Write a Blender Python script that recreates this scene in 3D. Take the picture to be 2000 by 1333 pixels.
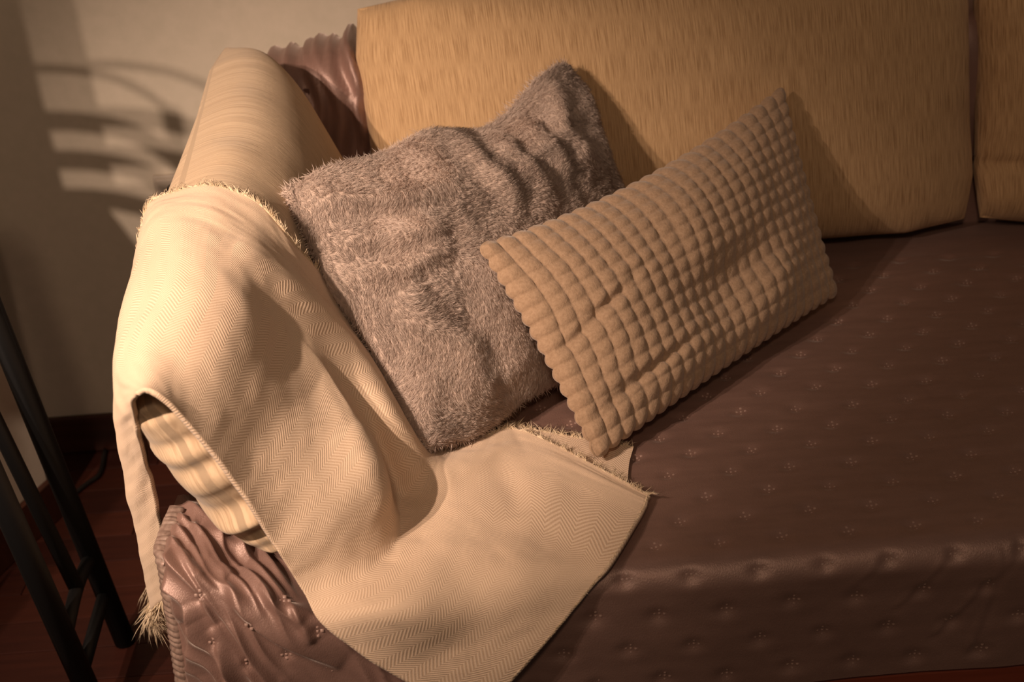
import bpy, math, random
import numpy as np
from mathutils import Matrix, Vector
from mathutils.bvhtree import BVHTree

for o in list(bpy.data.objects):
    bpy.data.objects.remove(o)
scn = bpy.context.scene
COL = scn.collection
RNG = np.random.default_rng(7)

# ------------------------------------------------------------------ camera
F = 2650.0
PITCH = math.radians(28.0)
ROLL = math.atan(0.078)
CAM = np.array([0.0, -1.21, 1.25])
FW = np.array([0, math.cos(PITCH), -math.sin(PITCH)])
U0 = np.array([0, math.sin(PITCH), math.cos(PITCH)])
RT = math.cos(ROLL) * np.array([1.0, 0, 0]) - math.sin(ROLL) * U0
UP = math.sin(ROLL) * np.array([1.0, 0, 0]) + math.cos(ROLL) * U0
cam_d = bpy.data.cameras.new('camera')
cam_d.sensor_width = 36.0
cam_d.lens = F / 2000.0 * 36.0
cam_d.clip_start = 0.02
cam = bpy.data.objects.new('camera', cam_d)
COL.objects.link(cam)
m = Matrix.Identity(4)
for i in range(3):
    m[i][0], m[i][1], m[i][2], m[i][3] = RT[i], UP[i], -FW[i], CAM[i]
cam.matrix_world = m
cam_d.dof.use_dof = True
cam_d.dof.focus_distance = 1.5
cam_d.dof.aperture_fstop = 5.6
scn.camera = cam

# ------------------------------------------------------------------ light
scn.view_settings.view_transform = 'Standard'
scn.view_settings.look = 'None'
scn.view_settings.gamma = 1.0
scn.view_settings.use_curve_mapping = False
scn.view_settings.exposure = 0.0
world = bpy.data.worlds.new('world')
scn.world = world
world.use_nodes = True
bg = world.node_tree.nodes['Background']
bg.inputs[0].default_value = (1.0, 0.78, 0.60, 1)
bg.inputs[1].default_value = 0.075
BULBS = [((-0.95, -0.90, 1.65), 112.0), ((-1.13, -0.90, 1.65), 112.0)]
FILL_LAMP = ((-0.10, -1.75, 2.20), 40.0)  # added overhead fill, position and power
AIM = (-0.45, 0.18, 0.58)
LAMP_COLOUR = (1.0, 0.745, 0.565)


# ------------------------------------------------------------------ helpers
def ray(x, y):
    return FW + RT * (x - 1000) / F - UP * (y - 666.5) / F


def onz(x, y, z):
    d = ray(x, y)
    return CAM + d * (z - CAM[2]) / d[2]


def ony(x, y, Y):
    d = ray(x, y)
    return CAM + d * (Y - CAM[1]) / d[1]


def tag(o, label=None, cat=None, group=None, kind=None):
    if label: o['label'] = label
    if cat: o['category'] = cat
    if group: o['group'] = group
    if kind: o['kind'] = kind
    return o


def empty(name, loc=(0, 0, 0)):
    o = bpy.data.objects.new(name, None)
    o.empty_display_size = 0.05
    o.location = loc
    COL.objects.link(o)
    return o


def setparent(o, parent):
    if parent is not None:
        o.parent = parent
        o.matrix_parent_inverse = Matrix.Translation(parent.location).inverted()


def mesh_obj(name, verts, faces, mat, parent=None, uv=None, smooth=True):
    """verts (n,3) array, faces list or (n,k) array, uv per vertex"""
    me = bpy.data.meshes.new(name)
    verts = np.asarray(verts, dtype=np.float64)
    if isinstance(faces, np.ndarray):
        n, k = faces.shape
        me.vertices.add(len(verts))
        me.vertices.foreach_set('co', verts.ravel())
        me.loops.add(n * k)
        me.loops.foreach_set('vertex_index', faces.ravel().astype(np.int32))
        me.polygons.add(n)
        me.polygons.foreach_set('loop_start', np.arange(0, n * k, k, dtype=np.int32))
        me.polygons.foreach_set('loop_total', np.full(n, k, dtype=np.int32))
        me.update(calc_edges=True)
    else:
        me.from_pydata([tuple(v) for v in verts], [], faces)
    if uv is not None:
        l = me.uv_layers.new(name='UVMap')
        li = np.empty(len(me.loops), dtype=np.int32)
        me.loops.foreach_get('vertex_index', li)
        l.data.foreach_set('uv', np.asarray(uv)[li].ravel())
    me.validate()
    me.polygons.foreach_set('use_smooth', [smooth] * len(me.polygons))
    me.materials.append(mat)
    o = bpy.data.objects.new(name, me)
    COL.objects.link(o)
    setparent(o, parent)
    return o


def grid_faces(nv, nu, off=0, flip=False, wrap=False):
    i, j = np.meshgrid(np.arange(nv - 1), np.arange(nu if wrap else nu - 1), indexing='ij')
    j2 = (j + 1) % nu
    a = i * nu + j; b = i * nu + j2; c = (i + 1) * nu + j2; d = (i + 1) * nu + j
    q = np.stack([a, b, c, d], -1).reshape(-1, 4) + off
    return q[:, ::-1] if flip else q


def catmull(C, n, axis=0):
    """interpolate control array C along axis to n samples"""
    C = np.moveaxis(np.asarray(C, float), axis, 0)
    k = C.shape[0]
    t = np.linspace(0, k - 1, n)
    i = np.clip(np.floor(t).astype(int), 0, k - 2)
    f = (t - i).reshape((-1,) + (1,) * (C.ndim - 1))
    E = np.concatenate([2 * C[:1] - C[1:2], C, 2 * C[-1:] - C[-2:-1]])
    p0, p1, p2, p3 = E[i], E[i + 1], E[i + 2], E[i + 3]
    out = 0.5 * (2 * p1 + (p2 - p0) * f + (2 * p0 - 5 * p1 + 4 * p2 - p3) * f ** 2 + (3 * p1 - p0 - 3 * p2 + p3) * f ** 3)
    return np.moveaxis(out, 0, axis)


def vnoise(x, y, seed=0):
    """smooth 2-d value noise in -1..1"""
    x = np.asarray(x, float); y = np.asarray(y, float)
    xi = np.floor(x).astype(np.int64); yi = np.floor(y).astype(np.int64)
    fx = x - xi; fy = y - yi
    fx = fx * fx * (3 - 2 * fx); fy = fy * fy * (3 - 2 * fy)

    def h(a, b):
        n = (a * 374761393 + b * 668265263 + seed * 1442695041) & 0xffffffff
        n = ((n ^ (n >> 13)) * 1274126177) & 0xffffffff
        return ((n ^ (n >> 16)) & 0xffff) / 32767.5 - 1
    return (h(xi, yi) * (1 - fx) + h(xi + 1, yi) * fx) * (1 - fy) + (h(xi, yi + 1) * (1 - fx) + h(xi + 1, yi + 1) * fx) * fy


def fbm(x, y, seed=0, octv=3):
    s = 0; a = 1
    for k in range(octv):
        s = s + a * vnoise(x * 2 ** k, y * 2 ** k, seed + k); a *= 0.5
    return s


def grid_normals(P):
    du = np.gradient(P, axis=1); dv = np.gradient(P, axis=0)
    n = np.cross(du, dv)
    return n / (np.linalg.norm(n, axis=-1, keepdims=True) + 1e-12)


def bvh_of(o):
    me = o.data
    mw = o.matrix_world
    return BVHTree.FromPolygons([v.co.copy() for v in me.vertices], [tuple(p.vertices) for p in me.polygons])


def push_out(P, bvh, gap, maxd=0.25):
    sh = P.shape
    Q = P.reshape(-1, 3).copy()
    for i in range(len(Q)):
        v = Vector(Q[i])
        co, n, idx, d = bvh.find_nearest(v, maxd)
        if co is None: continue
        s = (v - co).dot(n)
        if s < gap and (s > 0 or d < maxd):
            if s < 0 or d < gap:
                Q[i] = co + n * gap
    return Q.reshape(sh)


def smooth_grid(P, it=1):
    for _ in range(it):
        Q = P.copy()
        Q[1:-1, 1:-1] = 0.5 * P[1:-1, 1:-1] + 0.125 * (P[:-2, 1:-1] + P[2:, 1:-1] + P[1:-1, :-2] + P[1:-1, 2:])
        P = Q
    return P


def polyline_dist(X, Y, pts):
    """distance, signed side and param along a polyline"""
    best = np.full(X.shape, 1e9); side = np.zeros(X.shape); par = np.zeros(X.shape)
    n = len(pts) - 1
    for k in range(n):
        (x0, y0), (x1, y1) = pts[k], pts[k + 1]
        dx, dy = x1 - x0, y1 - y0
        L2 = dx * dx + dy * dy
        t = np.clip(((X - x0) * dx + (Y - y0) * dy) / L2, 0, 1)
        ex = X - x0 - t * dx; ey = Y - y0 - t * dy
        d = np.hypot(ex, ey)
        m = d < best
        best = np.where(m, d, best)
        side = np.where(m, np.sign(dx * ey - dy * ex), side)
        par = np.where(m, (k + t) / n, par)
    return best, side, par


def strands(roots, dirs, lens, bend, width, mat, name, parent, seg=2):
    """three-sided tapering strands as one mesh; bend (n,3) is added quadratically"""
    n = len(roots)
    dirs = dirs / (np.linalg.norm(dirs, axis=1, keepdims=True) + 1e-9)
    a = np.cross(dirs, RNG.normal(size=(n, 3)))
    a /= np.linalg.norm(a, axis=1, keepdims=True) + 1e-9
    b = np.cross(dirs, a)
    V = np.empty((n, seg * 3 + 1, 3))
    for s in range(seg + 1):
        t = s / seg
        c = roots + dirs * (lens * t)[:, None] + bend * (t * t)
        if s == seg:
            V[:, seg * 3] = c
        else:
            r = (width * (1 - 0.45 * t))[:, None]
            for k in range(3):
                g = 2 * math.pi * k / 3
                V[:, s * 3 + k] = c + (a * math.cos(g) + b * math.sin(g)) * r
    base = (np.arange(n) * (seg * 3 + 1))[:, None]
    tris = []
    for s in range(seg - 1):
        for k in range(3):
            k2 = (k + 1) % 3
            p, q, r_, t_ = s * 3 + k, s * 3 + k2, (s + 1) * 3 + k2, (s + 1) * 3 + k
            tris += [(p, q, r_), (p, r_, t_)]
    for k in range(3):
        tris.append(((seg - 1) * 3 + k, (seg - 1) * 3 + (k + 1) % 3, seg * 3))
    Fc = (base[:, None, :] + np.array(tris)[None]).reshape(-1, 3)
    o = mesh_obj(name, V.reshape(-1, 3), Fc, mat, parent)
    tag(o, kind='stuff')
    return o


def box_v(x0, x1, y0, y1, z0, z1, bev=0.0):
    import bmesh
    bm = bmesh.new()
    bmesh.ops.create_cube(bm, size=1)
    for v in bm.verts:
        v.co = Vector(((x0 + x1) / 2 + v.co.x * (x1 - x0), (y0 + y1) / 2 + v.co.y * (y1 - y0), (z0 + z1) / 2 + v.co.z * (z1 - z0)))
    if bev:
        bmesh.ops.bevel(bm, geom=bm.edges[:], offset=bev, segments=2, affect='EDGES', profile=0.6)
    V = np.array([v.co[:] for v in bm.verts]); Fc = [[v.index for v in f.verts] for f in bm.faces]
    bm.free()
    return V, Fc


def box(name, x0, x1, y0, y1, z0, z1, mat, parent=None, bev=0.0):
    V, Fc = box_v(x0, x1, y0, y1, z0, z1, bev)
    return mesh_obj(name, V, Fc, mat, parent, smooth=False)


def tube(name, pts, r, mat, parent=None, n=12, samples=None, caps=True):
    P = np.array(pts, float)
    if samples: P = catmull(P, samples)
    T = np.gradient(P, axis=0); T /= np.linalg.norm(T, axis=1, keepdims=True)
    ref = np.eye(3)[int(np.argmin(np.abs(T).max(axis=0)))]
    rings = []
    rr = np.full(len(P), r) if np.isscalar(r) else np.asarray(r)
    for i in range(len(P)):
        a = np.cross(T[i], ref); a /= np.linalg.norm(a); b = np.cross(T[i], a)
        ang = np.linspace(0, 2 * math.pi, n, endpoint=False)
        rings.append(P[i] + rr[i] * (np.cos(ang)[:, None] * a + np.sin(ang)[:, None] * b))
    V = np.concatenate(rings)
    Fc = [list(map(int, f)) for f in grid_faces(len(P), n, wrap=True)]
    if caps:
        Fc.append(list(range(n))[::-1]); Fc.append([(len(P) - 1) * n + k for k in range(n)])
    o = mesh_obj(name, V, Fc, mat, parent)
    return o


# ------------------------------------------------------------------ materials
def new_mat(name, col=(0.5, 0.5, 0.5), rough=0.8, spec=0.3):
    mt = bpy.data.materials.new(name)
    mt.use_nodes = True
    b = mt.node_tree.nodes['Principled BSDF']
    b.inputs['Base Color'].default_value = (*col, 1)
    b.inputs['Roughness'].default_value = rough
    b.inputs['Specular IOR Level'].default_value = spec
    return mt, mt.node_tree, b


def node(nt, t, **kw):
    n = nt.nodes.new(t)
    for k, v in kw.items(): setattr(n, k, v)
    return n


def mathn(nt, op, a, b=None, c=None):
    n = nt.nodes.new('ShaderNodeMath'); n.operation = op
    for i, v in enumerate((a, b, c)):
        if v is None: continue
        if isinstance(v, (int, float)): n.inputs[i].default_value = v
        else: nt.links.new(v, n.inputs[i])
    return n.outputs[0]


def ramp(nt, fac, stops):
    r = nt.nodes.new('ShaderNodeValToRGB')
    e = r.color_ramp.elements
    while len(e) < len(stops): e.new(0.5)
    for i, (p, c) in enumerate(stops):
        e[i].position = p; e[i].color = (*c, 1)
    nt.links.new(fac, r.inputs[0])
    return r.outputs[0]


def bump(nt, b, h, strength, dist):
    n = nt.nodes.new('ShaderNodeBump')
    n.inputs['Strength'].default_value = strength
    n.inputs['Distance'].default_value = dist
    nt.links.new(h, n.inputs['Height'])
    nt.links.new(n.outputs[0], b.inputs['Normal'])


def uvmap(nt, scale, src='UV'):
    tc = nt.nodes.new('ShaderNodeTexCoord')
    mp = nt.nodes.new('ShaderNodeMapping')
    mp.inputs['Scale'].default_value = scale
    nt.links.new(tc.outputs[src], mp.inputs['Vector'])
    return mp.outputs[0]


def noise(nt, vec, scale=1, detail=3, rough=0.5):
    n = nt.nodes.new('ShaderNodeTexNoise')
    n.inputs['Scale'].default_value = scale
    n.inputs['Detail'].default_value = detail
    n.inputs['Roughness'].default_value = rough
    nt.links.new(vec, n.inputs['Vector'])
    return n.outputs['Fac']


def chenille(name, dark, light, su=1300, sv=24):
    mt, nt, b = new_mat(name, light, 0.85, 0.15)
    f = noise(nt, uvmap(nt, (su, sv, 1)), 1, 3, 0.6)
    c = ramp(nt, f, [(0.34, dark), (0.56, light)])
    nt.links.new(c, b.inputs['Base Color'])
    bump(nt, b, f, 0.6, 0.0015)
    b.inputs['Sheen Weight'].default_value = 0.15
    b.inputs['Sheen Roughness'].default_value = 0.5
    return mt


M = {}
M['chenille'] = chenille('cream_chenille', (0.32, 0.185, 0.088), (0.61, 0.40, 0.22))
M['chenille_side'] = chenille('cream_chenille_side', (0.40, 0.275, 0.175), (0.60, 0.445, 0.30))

# herringbone throw
mt, nt, b = new_mat('herringbone_wool', (0.7, 0.56, 0.4), 0.9, 0.1)
tc = nt.nodes.new('ShaderNodeTexCoord')
sp = nt.nodes.new('ShaderNodeSeparateXYZ'); nt.links.new(tc.outputs['UV'], sp.inputs[0])
pp = mathn(nt, 'PINGPONG', sp.outputs[0], 0.014)
vv = mathn(nt, 'ADD', sp.outputs[1], mathn(nt, 'MULTIPLY', pp, 0.85))
hs = mathn(nt, 'SINE', mathn(nt, 'MULTIPLY', vv, 2 * math.pi / 0.0036))
wv = noise(nt, uvmap(nt, (900, 900, 1)), 1, 2, 0.5)
hh = mathn(nt, 'ADD', mathn(nt, 'MULTIPLY', hs, 0.25), mathn(nt, 'ADD', mathn(nt, 'MULTIPLY', wv, 0.6), 0.2))
c = ramp(nt, hh, [(0.15, (0.56, 0.385, 0.26)), (0.75, (0.82, 0.63, 0.475))])
nt.links.new(c, b.inputs['Base Color'])
bump(nt, b, hh, 0.5, 0.0012)
b.inputs['Sheen Weight'].default_value = 0.12
M['throw'] = mt
mt, nt, b = new_mat('wool_yarn', (0.76, 0.6, 0.43), 0.9, 0.1)
n1 = noise(nt, uvmap(nt, (60, 60, 60), 'Object'), 1, 2)
nt.links.new(ramp(nt, n1, [(0.3, (0.62, 0.47, 0.31)), (0.7, (0.82, 0.67, 0.5))]), b.inputs['Base Color'])
M['yarn'] = mt

# fur
mt, nt, b = new_mat('taupe_fur', (0.4, 0.31, 0.26), 0.75, 0.2)
n1 = noise(nt, uvmap(nt, (45, 45, 45), 'Object'), 1, 3)
nt.links.new(ramp(nt, n1, [(0.3, (0.54, 0.42, 0.36)), (0.7, (0.68, 0.55, 0.48))]), b.inputs['Base Color'])
M['fur'] = mt
mt, nt, b = new_mat('taupe_backing', (0.33, 0.25, 0.20), 0.9, 0.1)
n1 = noise(nt, uvmap(nt, (300, 300, 300), 'Object'), 1, 3)
nt.links.new(ramp(nt, n1, [(0.3, (0.42, 0.325, 0.27)), (0.7, (0.52, 0.41, 0.35))]), b.inputs['Base Color'])
bump(nt, b, n1, 0.5, 0.002)
M['fur_back'] = mt

# waffle plush
mt, nt, b = new_mat('waffle_plush', (0.5, 0.37, 0.25), 0.85, 0.15)
n1 = noise(nt, uvmap(nt, (260, 260, 260), 'Object'), 1, 4, 0.65)
nt.links.new(ramp(nt, n1, [(0.3, (0.36, 0.235, 0.15)), (0.7, (0.49, 0.33, 0.22))]), b.inputs['Base Color'])
bump(nt, b, n1, 0.5, 0.002)
b.inputs['Sheen Weight'].default_value = 0.3
b.inputs['Sheen Roughness'].default_value = 0.5
M['waffle'] = mt

# satin cover
mt, nt, b = new_mat('mauve_satin', (0.17, 0.09, 0.07), 0.36, 0.8)
n1 = noise(nt, uvmap(nt, (14, 60, 30), 'Object'), 1, 4, 0.6)
n2 = noise(nt, uvmap(nt, (900, 500, 500), 'Object'), 1, 2, 0.6)
nt.links.new(ramp(nt, n1, [(0.3, (0.225, 0.130, 0.106)), (0.7, (0.275, 0.160, 0.131))]), b.inputs['Base Color'])
nt.links.new(mathn(nt, 'ADD', mathn(nt, 'MULTIPLY', n1, 0.12), 0.40), b.inputs['Roughness'])
bump(nt, b, n2, 0.5, 0.0008)
b.inputs['Sheen Weight'].default_value = 0.4
b.inputs['Sheen Roughness'].default_value = 0.3
b.inputs['Sheen Tint'].default_value = (1.0, 0.85, 0.78, 1)
b.inputs['Metallic'].default_value = 0.28
M['satin'] = mt
mt, nt, b = new_mat('satin_ribbing', (0.22, 0.15, 0.12), 0.5, 0.4)
n1 = noise(nt, uvmap(nt, (200, 200, 200), 'Object'), 1, 3)
nt.links.new(ramp(nt, n1, [(0.3, (0.16, 0.10, 0.08)), (0.7, (0.28, 0.20, 0.165))]), b.inputs['Base Color'])
M['ribbing'] = mt
M['thread'] = new_mat('mauve_thread_lightened', (0.34, 0.22, 0.185), 0.45, 0.5)[0]  # lighter than the satin: catch-light on the stitches put into the colour

# wall, wood, metal, plastics
mt, nt, b = new_mat('beige_plaster', (0.55, 0.48, 0.40), 0.9, 0.15)
n1 = noise(nt, uvmap(nt, (60, 60, 60), 'Object'), 1, 4)
nt.links.new(ramp(nt, n1, [(0.3, (0.56, 0.49, 0.40)), (0.7, (0.60, 0.52, 0.43))]), b.inputs['Base Color'])
bump(nt, b, n1, 0.06, 0.002)
M['wall'] = mt


def wood(name, c0, c1, rough=0.4):
    mt, nt, b = new_mat(name, c0, rough, 0.4)
    f = noise(nt, uvmap(nt, (6, 90, 90), 'Object'), 1, 5, 0.6)
    nt.links.new(ramp(nt, f, [(0.3, c0), (0.7, c1)]), b.inputs['Base Color'])
    bump(nt, b, f, 0.1, 0.001)
    return mt


M['floors'] = [wood('red_wood_%d' % k, c0, c1, 0.45) for k, (c0, c1) in enumerate([
    ((0.030, 0.007, 0.004), (0.046, 0.011, 0.006)), ((0.036, 0.009, 0.005), (0.053, 0.013, 0.007)), ((0.025, 0.006, 0.004), (0.040, 0.010, 0.006))])]
M['rail'] = wood('red_wood_rail', (0.16, 0.036, 0.018), (0.22, 0.05, 0.026))
M['baseboard'] = wood('dark_wood', (0.035, 0.011, 0.006), (0.055, 0.017, 0.010))
M['subfloor'] = new_mat('subfloor', (0.012, 0.006, 0.004), 0.9, 0.1)[0]
M['black'] = new_mat('black_metal', (0.004, 0.004, 0.0045), 0.6, 0.25)[0]
M['socket'] = new_mat('ivory_plastic', (0.50, 0.42, 0.35), 0.45, 0.4)[0]
M['plug'] = new_mat('black_plastic', (0.012, 0.010, 0.009), 0.4, 0.4)[0]
M['cable'] = new_mat('pale_cable', (0.45, 0.33, 0.22), 0.6, 0.3)[0]
M['inner'] = new_mat('upholstery', (0.10, 0.055, 0.045), 0.9, 0.1)[0]
M['shade'] = new_mat('lamp_shade', (0.7, 0.6, 0.45), 0.8, 0.1)[0]
mt, nt, b = new_mat('bulb_glass', (1, 0.9, 0.7), 0.4, 0.3)
b.inputs['Emission Color'].default_value = (*LAMP_COLOUR, 1)
b.inputs['Emission Strength'].default_value = 3.0
M['bulb'] = mt

# ------------------------------------------------------------------ the room
WALL_Y = 0.858
o = box('wall_back', -2.2, 2.2, WALL_Y, WALL_Y + 0.1, 0, 2.6, M['wall']); tag(o, 'plain beige plaster wall behind the sofa', kind='structure')
o = box('baseboard_back', -2.2, 2.2, WALL_Y - 0.014, WALL_Y - 0.0005, 0.002, 0.072, M['baseboard'], bev=0.003); tag(o, 'dark wooden baseboard along the back wall', kind='structure')
A = np.array([-0.77, 0.655]); D = np.array([-0.36, -0.93]); D /= np.linalg.norm(D); N = np.array([-D[1], D[0]]) * -1
B = A + D * 2.6
th = np.array([-0.93, 0.36]) * 0.1


def slab(name, a, b, thv, z0, z1, mat):
    V = [(*a, z0), (*b, z0), (*(b + thv), z0), (*(a + thv), z0), (*a, z1), (*b, z1), (*(b + thv), z1), (*(a + thv), z1)]
    Fc = [[0, 3, 2, 1], [4, 5, 6, 7], [0, 1, 5, 4], [1, 2, 6, 5], [2, 3, 7, 6], [3, 0, 4, 7]]
    return mesh_obj(name, V, Fc, mat, smooth=False)


o = slab('wall_left', A, B, th, 0, 2.6, M['wall']); tag(o, 'pale angled side wall behind the black metal chair', kind='structure')
o = slab('baseboard_left', A + np.array([0.93, -0.36]) * 0.013 + D * 0.002, B + np.array([0.93, -0.36]) * 0.013, th * 0.12, 0.002, 0.072, M['baseboard'])
tag(o, 'dark wooden baseboard along the side wall', kind='structure')
floor = box('floor', -2.2, 2.2, -2.6, WALL_Y, -0.05, -0.006, M['subfloor']); tag(floor, 'reddish brown wooden plank floor', kind='structure')
PW, PL = 0.068, 0.42
pl_me = []
for k in range(3):
    V, Fc = box_v(-PL / 2 + 0.0007, PL / 2 - 0.0007, -PW / 2 + 0.0007, PW / 2 - 0.0007, -0.006, 0.0, 0.0012)
    t = mesh_obj('plank', V, Fc, M['floors'][k], None, smooth=False)
    pl_me.append(t.data); bpy.data.objects.remove(t)
rr = random.Random(3)
for r in range(20):
    y = WALL_Y - 0.035 - r * PW
    for c in range(-6, 7):
        x = c * PL + (r % 3) * PL / 3
        if x < -1.75 or x > 1.9: continue
        if x > -0.2 and y > -0.05: continue
        p = bpy.data.objects.new('plank', rr.choice(pl_me)); COL.objects.link(p)
        p.parent = floor; p.location = (x, y, 0)

# wall socket with plug
s = empty('wall_socket', (*ony(330, 372, WALL_Y - 0.006)[:2], ony(330, 372, WALL_Y - 0.006)[2]))
tag(s, 'square wall socket beside the arm cushion, half hidden behind it', 'socket')
c0 = ony(297, 345, WALL_Y - 0.008)
x0, z1 = c0[0], c0[2]
box('face_plate', x0, x0 + 0.082, WALL_Y - 0.009, WALL_Y - 0.0005, z1 - 0.082, z1, M['socket'], s, 0.002)
fr = box('plate_rim', x0 + 0.006, x0 + 0.076, WALL_Y - 0.0125, WALL_Y - 0.0095, z1 - 0.076, z1 - 0.006, M['socket'], s, 0.0015)
pc = ony(342, 385, WALL_Y - 0.03)
o = tube('power_plug', [(pc[0], WALL_Y - 0.013, pc[2]), (pc[0], WALL_Y - 0.03, pc[2]), (pc[0], WALL_Y - 0.045, pc[2] - 0.002)], [0.018, 0.018, 0.012], M['plug'], None, 16)
tag(o, 'black round plug pushed into the wall socket', 'plug')

# ------------------------------------------------------------------ sofa body
SZ = 0.42
sofa = empty('sofa', (0.4, 0.3, 0))
tag(sofa, 'low sofa along the back wall under the brown satin cover', 'sofa')
box('base_rail', -0.36, 1.5, -0.146, 0.78, 0.09, 0.262, M['rail'], sofa, 0.006)
for (x, y) in ((-0.3, -0.09), (-0.3, 0.72), (1.44, -0.09), (1.44, 0.72)):
    tube('foot', [(x, y, 0.0), (x, y, 0.09)], [0.018, 0.026], M['rail'], sofa, 14)
box('seat_mattress', -0.20, 1.5, -0.118, 0.58, 0.263, 0.402, M['inner'], sofa, 0.03)
box('backrest', -0.36, 1.5, 0.625, 0.775, 0.22, 0.70, M['inner'], sofa, 0.04)
box('arm', -0.372, -0.33, 0.03, 0.60, 0.22, 0.43, M['inner'], sofa, 0.02)

# ------------------------------------------------------------------ satin cover
cover = empty('sofa_cover', (0.4, 0.3, 0.42))
tag(cover, 'mauve brown satin sofa cover dotted with stitched florets', 'sofa cover')

QX, QY = 0.0655, 0.0405
X0 = 0.2885
# profile by arc length from the edge: s>0 is seat top, s<0 goes over the front
RAD = 0.03
YE = -0.15


def seat_profile(s):
    """s arc coordinate (=y on the top), returns y, z"""
    s = np.asarray(s, float)
    yb = YE + 0.028        # start of the bend
    a = np.clip((yb - s) / RAD, 0, math.radians(88))
    y = np.where(s >= yb, s, yb - RAD * np.sin(a))
    z = np.where(s >= yb, SZ, SZ - RAD * (1 - np.cos(a)))
    extra = np.clip((yb - s) - RAD * math.radians(88), 0, None)
    y = y - extra * math.cos(math.radians(88))
    z = z - extra * math.sin(math.radians(88))
    return y, z


S_MIN = YE - 0.143
nx, ns = 420, 260
xs = np.linspace(-0.215, 1.35, nx)
ss = np.linspace(S_MIN, 0.62, ns)
XX, SS = np.meshgrid(xs, ss)
yy, zz = seat_profile(SS)
P = np.stack([XX, yy, zz], -1)
Nn = grid_normals(P)
# gentle unevenness, quilting dimples
h = 0.0022 * fbm(XX * 6, SS * 9, 11) + 0.0006 * fbm(XX * 14, SS * 22, 5, 2)
motifs = []
for r in range(-5, 19):
    s = YE + r * QY
    for k in range(-10, 18):
        x = X0 + k * QX + (QX / 2 if r % 2 else 0)
        if x < -0.26 or x > 1.2 or s > 0.53 or s < S_MIN + 0.012: continue
        jx, js = RNG.normal(0, 0.0012, 2)
        motifs.append((x + jx, s + js))
for (x, s) in motifs:
    i0, i1 = np.searchsorted(xs, [x - 0.035, x + 0.035]); j0, j1 = np.searchsorted(ss, [s - 0.03, s + 0.03])
    dx = XX[j0:j1, i0:i1] - x; ds = SS[j0:j1, i0:i1] - s
    h[j0:j1, i0:i1] -= 0.0034 * np.exp(-(dx ** 2 + ds ** 2) / (2 * 0.0065 ** 2)) - 0.0006 * np.exp(-(dx ** 2) / (2 * 0.014 ** 2) - (np.abs(ds) - 0.010) ** 2 / (2 * 0.004 ** 2))
# diagonal pull lines on the right of the front edge
for (a, b_, w) in (((1960, 1075), (1895, 1255), .0013), ((1935, 1115), (1830, 1225), .0013), ((1855, 1075), (1755, 1170), .0010), ((1990, 1050), (1955, 1110), .0010),
                   ((1725, 1080), (1670, 1130), .0007), ((1905, 520), (1935, 545), .0008), ((1950, 655), (1990, 675), .0010), ((1800, 760), (1815, 780), .0008), ((1870, 770), (1880, 800), .0008)):
    pa = ony(*a, YE - 0.004) if a[1] > 1040 else onz(*a, SZ)
    pb = ony(*b_, YE - 0.004) if b_[1] > 1040 else onz(*b_, SZ)
    sa = YE - (SZ - pa[2]) if a[1] > 1040 else pa[1]
    sb = YE - (SZ - pb[2]) if b_[1] > 1040 else pb[1]
    d, sd, t = polyline_dist(XX, SS, [(pa[0], sa), ((pa[0] + pb[0]) / 2 + 0.003, (sa + sb) / 2), (pb[0], sb)])
    h += w * np.exp(-(d / 0.0022) ** 2) - 0.6 * w * np.exp(-((d - 0.006) / 0.004) ** 2) * (sd > 0)
# front drop waves a little
front = np.clip((YE - SS) / 0.2, 0, 1)
h += front * 0.006 * np.sin(XX * 9 + 1) + front * 0.003 * fbm(XX * 10, SS * 6, 21)
P = P + Nn * h[..., None]
seat_panel = mesh_obj('seat_panel', P.reshape(-1, 3), grid_faces(ns, nx), M['satin'], cover)
SEATP, SEATN = P, grid_normals(P)

# motif mesh: five small stitched knots
mv, mf = [], []
for (cx, cy, rr_) in ((0, 0, 0.0016), (0.0042, 0, 0.0021), (-0.0042, 0, 0.0021), (0, 0.0042, 0.0021), (0, -0.0042, 0.0021)):
    o0 = len(mv)
    mv += [(cx + rr_ * math.cos(k * math.pi / 2 + .78), cy + rr_ * math.sin(k * math.pi / 2 + .78), 0) for k in range(4)] + [(cx, cy, rr_ * 0.9)]
    mf += [[o0 + k, o0 + (k + 1) % 4, o0 + 4] for k in range(4)]
motif0 = mesh_obj('stitched_floret', np.array(mv), mf, M['thread'], None)
motif_me = motif0.data
bpy.data.objects.remove(motif0)


def add_motif(p, n, xdir, sc=1.0):
    n = Vector(n).normalized(); x = Vector(xdir); x = (x - n * x.dot(n)).normalized(); y = n.cross(x)
    q = bpy.data.objects.new('stitched_floret', motif_me); COL.objects.link(q)
    mm = Matrix(((x[0], y[0], n[0], p[0]), (x[1], y[1], n[1], p[1]), (x[2], y[2], n[2], p[2]), (0, 0, 0, 1)))
    q.parent = cover
    q.matrix_world = mm @ Matrix.Scale(sc, 4)
    q.matrix_basis = Matrix.Translation(cover.location).inverted() @ mm @ Matrix.Scale(sc, 4)


for (x, s) in motifs:
    if x < -0.02 and s > -0.1: continue
    if s > 0.46 or x > 0.82: continue
    i = np.clip(np.searchsorted(xs, x), 1, nx - 2); j = np.clip(np.searchsorted(ss, s), 1, ns - 2)
    add_motif(SEATP[j, i] + SEATN[j, i] * -0.0002, SEATN[j, i], (1, 0.2 * RNG.normal(), 0), 1.2)

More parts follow.
